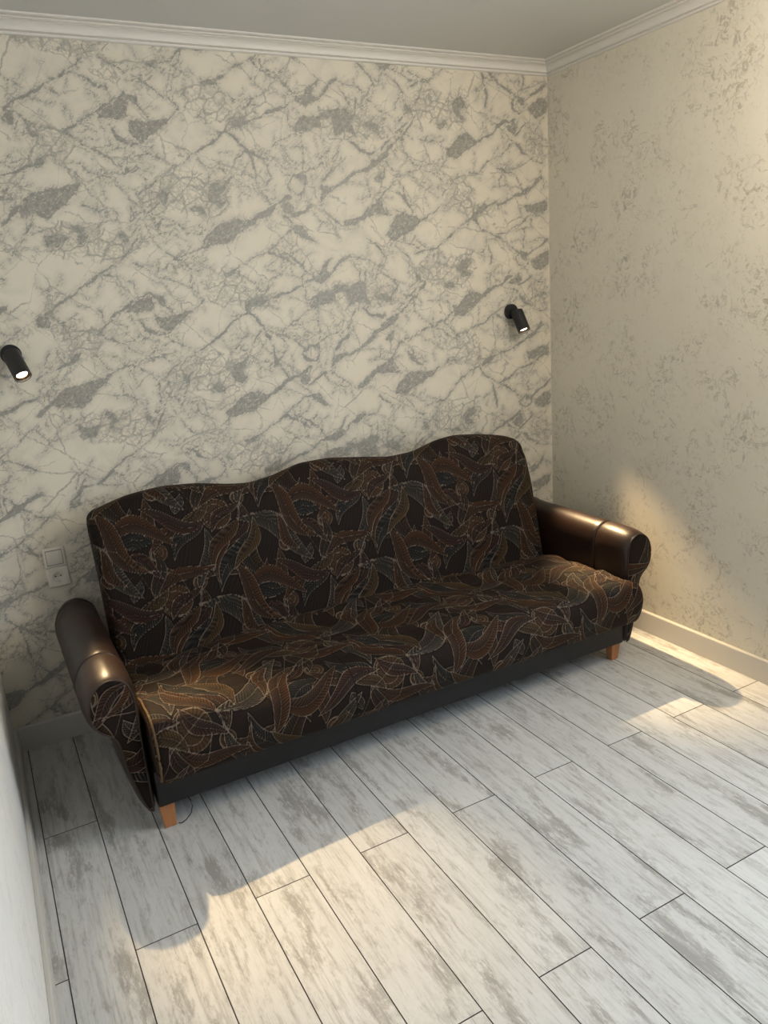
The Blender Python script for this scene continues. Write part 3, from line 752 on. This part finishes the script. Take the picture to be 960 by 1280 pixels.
def sample(u, v):
    n = np.floor(v / TV); vv = v - n * TV; uu = (u + n * SKEW) % TU
    fx = uu / TU * TCOL.shape[1] - .5; fy = np.clip(vv / TV * TCOL.shape[0] - .5, 0, TCOL.shape[0] - 1.001)
    x0 = np.floor(fx).astype(int); y0 = np.floor(fy).astype(int); ax = fx - x0; ay = fy - y0
    x1 = (x0 + 1) % TCOL.shape[1]; x0 %= TCOL.shape[1]; y1 = y0 + 1
    def bl(T):
        a_, b_ = (ax[..., None], ay[..., None]) if T.ndim == 3 else (ax, ay)
        return (T[y0, x0] * (1 - a_) + T[y0, x1] * a_) * (1 - b_) + (T[y1, x0] * (1 - a_) + T[y1, x1] * a_) * b_
    return bl(TCOL), bl(TLN)
# ------------------------------------------------------------------ sofa
SX0, SX1 = -2.463, -.332           # inner faces of the two arms
sofa = empty('sofa', (-1.4, -.5, 0))
tag(sofa, 'three-seat sofa in dark brown floral fabric with brown leather rolled arms', 'sofa')
SO = Vector((-1.4, -.5, 0))
def fix(o):      # geometry is written in room coordinates; keep it there under the sofa's base point
    o.matrix_parent_inverse = Matrix.Translation(-SO); return o

def arc_resample(P, n):
    P = np.array(P, float); d = np.r_[0, np.cumsum(np.hypot(*np.diff(P, axis=0).T))]
    t = np.linspace(0, d[-1], n); return np.stack([np.interp(t, d, P[:, i]) for i in range(2)], -1), t
def smooth_poly(P, it=3):
    P = np.array(P, float)
    for _ in range(it):
        Q = [P[0]]
        for a, b in zip(P[:-1], P[1:]): Q += [a * .75 + b * .25, a * .25 + b * .75]
        Q.append(P[-1]); P = np.array(Q)
    return P

# --- backrest: camel-back outline measured on the photograph
TOP = [px_plane(q, 1, -.17) for q in ((107,648),(117,639),(158,621),(202,609.6),(246,605),(287,606),(313,604.6),(342,596),(377,580),(415,573),(452,572),(490,571.5),(520,565),(550,551),(572,544.5),(602,543),(632,544.5),(649,550),(657,560))]
TX = np.array([p.x for p in TOP]); TZ = np.array([p.z for p in TOP])
BX0, BX1 = -2.452, -.352
def backrest():
    nx = 720
    xs = np.linspace(BX0, BX1, nx)
    # smoothed top height, corners rounded
    z = np.interp(xs, TX[1:-1], TZ[1:-1]); z[xs < TX[1]] = TZ[1]
    k = np.hanning(41); k /= k.sum(); z = np.convolve(np.pad(z, 20, 'edge'), k, 'valid')
    r = .045
    e = np.minimum(xs - BX0, BX1 - xs); ins = np.where(e < r, r - np.sqrt(np.maximum(r * r - (r - e) ** 2, 0)), 0)
    n = 290
    th = .125
    rows = []
    for i in range(nx):
        zt = z[i] - ins[i] * .9; h = ins[i]
        f = lambda zz: -.222 - .25 * (.95 - zz)
        pf = [(f(.30) + h, .30), (f(.40) + h, .40)]
        for q in np.linspace(.45, zt - .06, 7):
            pf.append((f(q) + h - .012 * math.sin(PI * (q - .45) / (zt - .5)), q))
        rr = .055
        yf, yb = f(zt) + h, f(zt) + th - h
        cm = (yf + yb) / 2; hw = (yb - yf) / 2
        for a in np.linspace(.15, PI - .15, 9): pf.append((cm - hw * math.cos(a), zt - rr + rr * math.sin(a)))
        pf += [(f(q) + th - h, q) for q in np.linspace(zt - .07, .30, 5)]
        P, t = arc_resample(smooth_poly(pf, 2), n); rows.append((P, t))
    A = np.stack([r_[0] for r_ in rows], 1); T = np.stack([r_[1] for r_ in rows], 1)
    X = np.repeat(xs[None], n, 0); Y, Z = A[..., 0], A[..., 1]
    arc = T + .30
    w = vnoise(X * 7, arc * 9, 1) * .006 + vnoise(X * 17, arc * 20, 2) * .0022
    Y = Y + w * np.clip((Z - .36) / .08, 0, 1)
    col, ln = sample(X, arc)
    Y = Y - ln * .0008 * (T < .7)
    o = fix(grid_mesh('backrest', X, Y, Z, M['fabric'], sofa, dict(print=col, line=ln)))
    # closed sides of the backrest
    for i in (0, nx - 1):
        h = n // 2; V = [(xs[i], Y[k, i], Z[k, i]) for k in range(n)]
        Fc = [(k, k + 1, n - 2 - k, n - 1 - k) for k in range(h - 1)] + [(h - 1, h, h)] * 0
        q = mesh_obj('backrest_side', V, Fc, M['fabric'], o)
        c_, l_ = sample(Y[:, i], Z[:, i])
        at = q.data.attributes.new('print', 'FLOAT_COLOR', 'POINT'); at.data.foreach_set('color', np.concatenate([c_, np.ones((n, 1))], 1).astype(np.float32).ravel())
    return A, xs
BA, BXS = backrest()

# --- seat cushion
CX0, CX1 = -2.452, -.340
def seat():
    nx = 760; xs = np.linspace(CX0, CX1, nx); n = 330
    base = smooth_poly([(-.33, .20), (-.315, .30), (-.325, .385), (-.37, .408), (-.45, .418), (-.62, .422), (-.80, .424), (-.905, .418), (-.955, .385), (-.968, .325), (-.958, .26), (-.940, .222), (-.918, .213), (-.86, .213)], 3)
    B, T = arc_resample(base, n)
    X = np.repeat(xs[None], n, 0); Y = np.repeat(B[:, 0][:, None], nx, 1).copy(); Z = np.repeat(B[:, 1][:, None], nx, 1).copy()
    tn = T[:, None] + 0 * X
    top = np.clip((Z - .30) / .1, 0, 1)
    u = (X - CX0) / (CX1 - CX0)
    # higher stiff left front corner, puffed rear edge in the middle, soft folds
    Z += top * (.035 * np.exp(-((u) / .16) ** 2) * np.clip((-Y - .45) / .4, 0, 1))
    Z += top * .026 * np.sin(PI * np.clip(u, 0, 1)) ** 1.5 * np.exp(-((Y + .36) / .06) ** 2)
    Z -= top * .010 * np.exp(-((Y + .50 + .02 * np.sin(u * 9)) / .05) ** 2)
    fold = vnoise(X * 3.2 + 3 + tn * 2, tn * 20 + .8 * np.sin(X * 3), 5) * .012 + vnoise(X * 9, tn * 26, 6) * .005 + vnoise(X * 22, tn * 30, 7) * .002
    Z += top * fold
    Y -= (1 - top) * vnoise(X * 6, Z * 14, 8) * .010 * (Y < -.8)
    # crease line that runs along the seat near its front edge
    Z -= top * .006 * np.exp(-((Y + .80 + .03 * np.sin(u * 7 + 1)) / .012) ** 2) * (.4 + .6 * (vnoise(X * 2.2, X * 0, 9) > -.1))
    # rounded ends
    r = .030
    e = np.minimum(X - CX0, CX1 - X); ins = np.where(e < r, r - np.sqrt(np.maximum(r * r - (r - e) ** 2, 0)), 0)
    cy, cz = -.62, .31
    Z -= np.clip((Z - cz) / .1, -1, 1) * ins * .8
    Y -= np.clip((Y - cy) / .3, -1, 1) * ins * .8
    # the front of the cushion spreads in front of the right arm
    X = X + np.clip((-Y - .885) / .04, 0, 1) * np.clip((u - .93) / .07, 0, 1) * .045
    col, ln = sample(X * .98 + .31, tn * .95 + .13)
    sm = np.exp(-((X + 1.735) / .0022) ** 2) * (tn > .62)
    col = col * (1 - .85 * sm[..., None]); ln = ln * (1 - sm)
    Z += top * ln * .0008
    o = fix(grid_mesh('seat_cushion', X, Y, Z, M['fabric'], sofa, dict(print=col, line=ln), flip=True))
    return X, Y, Z
SXg, SYg, SZg = seat()
# end faces of the cushion
def cap(idx):
    V = [(SXg[i, idx], SYg[i, idx], SZg[i, idx]) for i in range(0, SXg.shape[0], 6)]
    c = np.mean(V, 0); n = len(V); V.append(tuple(c))
    return V, [(i, (i + 1) % n, n) for i in range(n)]
for idx in (0, -1):
    V, Fc = cap(idx)
    o = mesh_obj('cushion_side', V, Fc, M['fabric'], sofa); fix(o)
    u = np.array([v[1] for v in V]); v_ = np.array([v[2] for v in V]); c_, l_ = sample(u, v_)
    at = o.data.attributes.new('print', 'FLOAT_COLOR', 'POINT'); at.data.foreach_set('color', np.concatenate([c_, np.ones((len(V), 1))], 1).astype(np.float32).ravel())
    at = o.data.attributes.new('line', 'FLOAT', 'POINT'); at.data.foreach_set('value', (l_ * .3).astype(np.float32))
# worn piping along the left end of the cushion
ii = [i for i in range(60, SXg.shape[0] - 8, 4) if SYg[i, 3] < -.70]
fix(tag(tube('piping', [(SXg[i, 3] - .001, SYg[i, 3], SZg[i, 3] + .001) for i in ii], .0042, M['cream_pipe'], sofa, 8), 'frayed cream-brown piping on the left cushion edge'))
bm = bmesh.new(); bmesh.ops.create_icosphere(bm, subdivisions=2, radius=.006, matrix=Matrix.Translation((SXg[-22, 4] + .004, SYg[-22, 4] - .004, SZg[-22, 4] + .006)))
# --- base box
fix(bm_obj('base_rail', box_bm(SX0 + .004, SX1 - .004, -.872, -.16, .098, .235, .006, 3), M['rail'], sofa, True, .6))

# --- arms
def arm_profile():
    P = [(0, .088), (0, .20), (0, .35), (0, .50), (.002, .545), (.014, .585), (.040, .612), (.078, .624), (.118, .614), (.150, .585), (.169, .540), (.172, .495), (.162, .452), (.140, .422), (.110, .404), (.098, .385),
         (.094, .345), (.088, .29), (.078, .235), (.066, .18), (.052, .128), (.036, .090)]
    return P
AP = arm_profile()
def closed_resample(P, n):
    P = np.array(P + [P[0]], float); d = np.r_[0, np.cumsum(np.hypot(*np.diff(P, axis=0).T))]
    t = np.linspace(0, d[-1], n + 1)[:-1]; return np.stack([np.interp(t, d, P[:, i]) for i in range(2)], -1)
def inset(P, k):
    """shrink a closed outline inwards by k"""
    n = len(P); a = np.roll(P, 1, 0); b = np.roll(P, -1, 0); t = b - a; L = np.hypot(t[:, 0], t[:, 1])[:, None] + 1e-9
    t = t / L; nrm = np.stack([-t[:, 1], t[:, 0]], -1)
    area2 = np.sum(P[:, 0] * b[:, 1] - b[:, 0] * P[:, 1])
    if area2 < 0: nrm = -nrm
    Q = P + nrm * k
    for _ in range(3): Q = (np.roll(Q, 1, 0) + 2 * Q + np.roll(Q, -1, 0)) / 4
    return Q
NA = 120
OUT = closed_resample(AP, NA)
for _ in range(2): OUT = (np.roll(OUT, 1, 0) + 6 * OUT + np.roll(OUT, -1, 0)) / 8
def arm(side):
    sx = SX0 if side < 0 else SX1
    def w(p, y): return (sx + side * p[0], y, p[1])
    root = None
    def sect(name, stations, mat, parent, caps=(True, True)):
        V = []; Fc = []
        for y, k, dz in stations:
            O = inset(OUT, k) if k else OUT
            for q in O: V.append((sx + side * q[0], y, q[1] + dz * max(0, (q[1] - .35) / .27)))
        for j in range(len(stations) - 1):
            for i in range(NA): Fc.append((j * NA + i, j * NA + (i + 1) % NA, (j + 1) * NA + (i + 1) % NA, (j + 1) * NA + i))
        if caps[0]: Fc.append(tuple(range(NA)))
        if caps[1]: Fc.append(tuple((len(stations) - 1) * NA + i for i in range(NA)))
        bm = bmesh.new(); vv = [bm.verts.new(v) for v in V]
        for f in Fc: bm.faces.new([vv[i] for i in f])
        o = bm_obj(name, bm, mat, parent, True, .9); return fix(o) if parent == sofa else o
    body = sect('armrest', [(-.675, .006, 0), (-.672, .0015, .0), (-.665, 0, 0)] + [(y, -.0008 * math.sin(y * 37), .010 * (y + .66)) for y in np.linspace(-.64, -.15, 8)] +
                [(-.128, .0, .010), (-.122, .003, .010), (-.116, 0, .010), (-.095, .0, .010), (-.070, .004, .010), (-.055, .014, .010), (-.05, .03, .010)], M['leather'], sofa)
    fs = sect('front_section', [(-.678, .006, 0), (-.681, .0012, 0), (-.69, 0, 0), (-.75, -.0005, 0), (-.80, 0, -.002), (-.835, .002, -.003), (-.855, .006, -.004), (-.868, .012, -.005), (-.874, .017, -.005)], M['leather_lt'], body)
    # fabric facing, a dense padded sheet filling the outline
    Oi = inset(OUT, .015); Oi[:, 1] -= .003
    zz = np.linspace(Oi[:, 1].min() + .001, Oi[:, 1].max() - .001, 210); rows = []
    for z in zz:
        xs_ = []
        for i in range(NA):
            (x0, z0), (x1, z1) = Oi[i], Oi[(i + 1) % NA]
            if (z0 <= z) != (z1 <= z): xs_.append(x0 + (x1 - x0) * (z - z0) / (z1 - z0))
        rows.append((min(xs_), max(xs_)) if xs_ else rows[-1])
    t = np.linspace(0, 1, 64)[None, :]; lo_ = np.array([q[0] for q in rows])[:, None]; hi_ = np.array([q[1] for q in rows])[:, None]
    PX_ = lo_ + (hi_ - lo_) * t; PZ_ = zz[:, None] + 0 * t
    ed = np.minimum(PX_ - lo_, hi_ - PX_); PY_ = -.8745 - .007 * np.sin(np.clip(ed / .03, 0, 1) * PI / 2)
    c_, l_ = sample(PX_ * .85 + (.30 if side < 0 else .52), PZ_ * .85 + .02)
    o = grid_mesh('facing_panel', sx + side * PX_, PY_, PZ_, M['fabric'], body, dict(print=c_, line=l_), flip=side > 0)
    tag(o, 'floral fabric facing of the arm')
    tube('facing_piping', [(sx + side * q[0], -.8755, q[1]) for q in Oi], .0028, M['pipe'], body, 8, closed=True)
    return body
arm(-1); arm(1)

# --- legs
def leg(x, y, s=1):
    bm = bmesh.new(); V = []
    for z, h, dx in ((.0975, .027, 0), (.0, .0195, .004 * s)):
        V.append([bm.verts.new((x + dx + a * h, y + b * h * .9, z)) for a, b in ((-1, -1), (1, -1), (1, 1), (-1, 1))])
    for i in range(4): bm.faces.new((V[0][i], V[0][(i + 1) % 4], V[1][(i + 1) % 4], V[1][i]))
    bm.faces.new(V[0]); bm.faces.new(V[1])
    bmesh.ops.bevel(bm, geom=list(bm.edges), offset=.002, segments=1, affect='EDGES')
    return fix(tag(bm_obj('leg', bm, M['wood'], sofa), 'orange-brown tapered wooden leg'))
leg(-2.432, -.835, 1); leg(-.345, -.815, -1); leg(-2.432, -.22, 1); leg(-.345, -.22, -1)
# loose cord hanging from the frame beside the left front leg
a = Vector((-2.365, -.862, .105))
fix(tag(tube('loose_cord', smooth := [tuple(a + Vector(v)) for v in ((0, 0, 0), (.012, -.002, -.02), (.015, -.004, -.045), (.006, -.004, -.072), (-.012, 0, -.092), (-.028, .004, -.101), (-.036, .012, -.1025))], .0017, M['wire'], sofa, 6), 'thin dark cord hanging to the floor'))
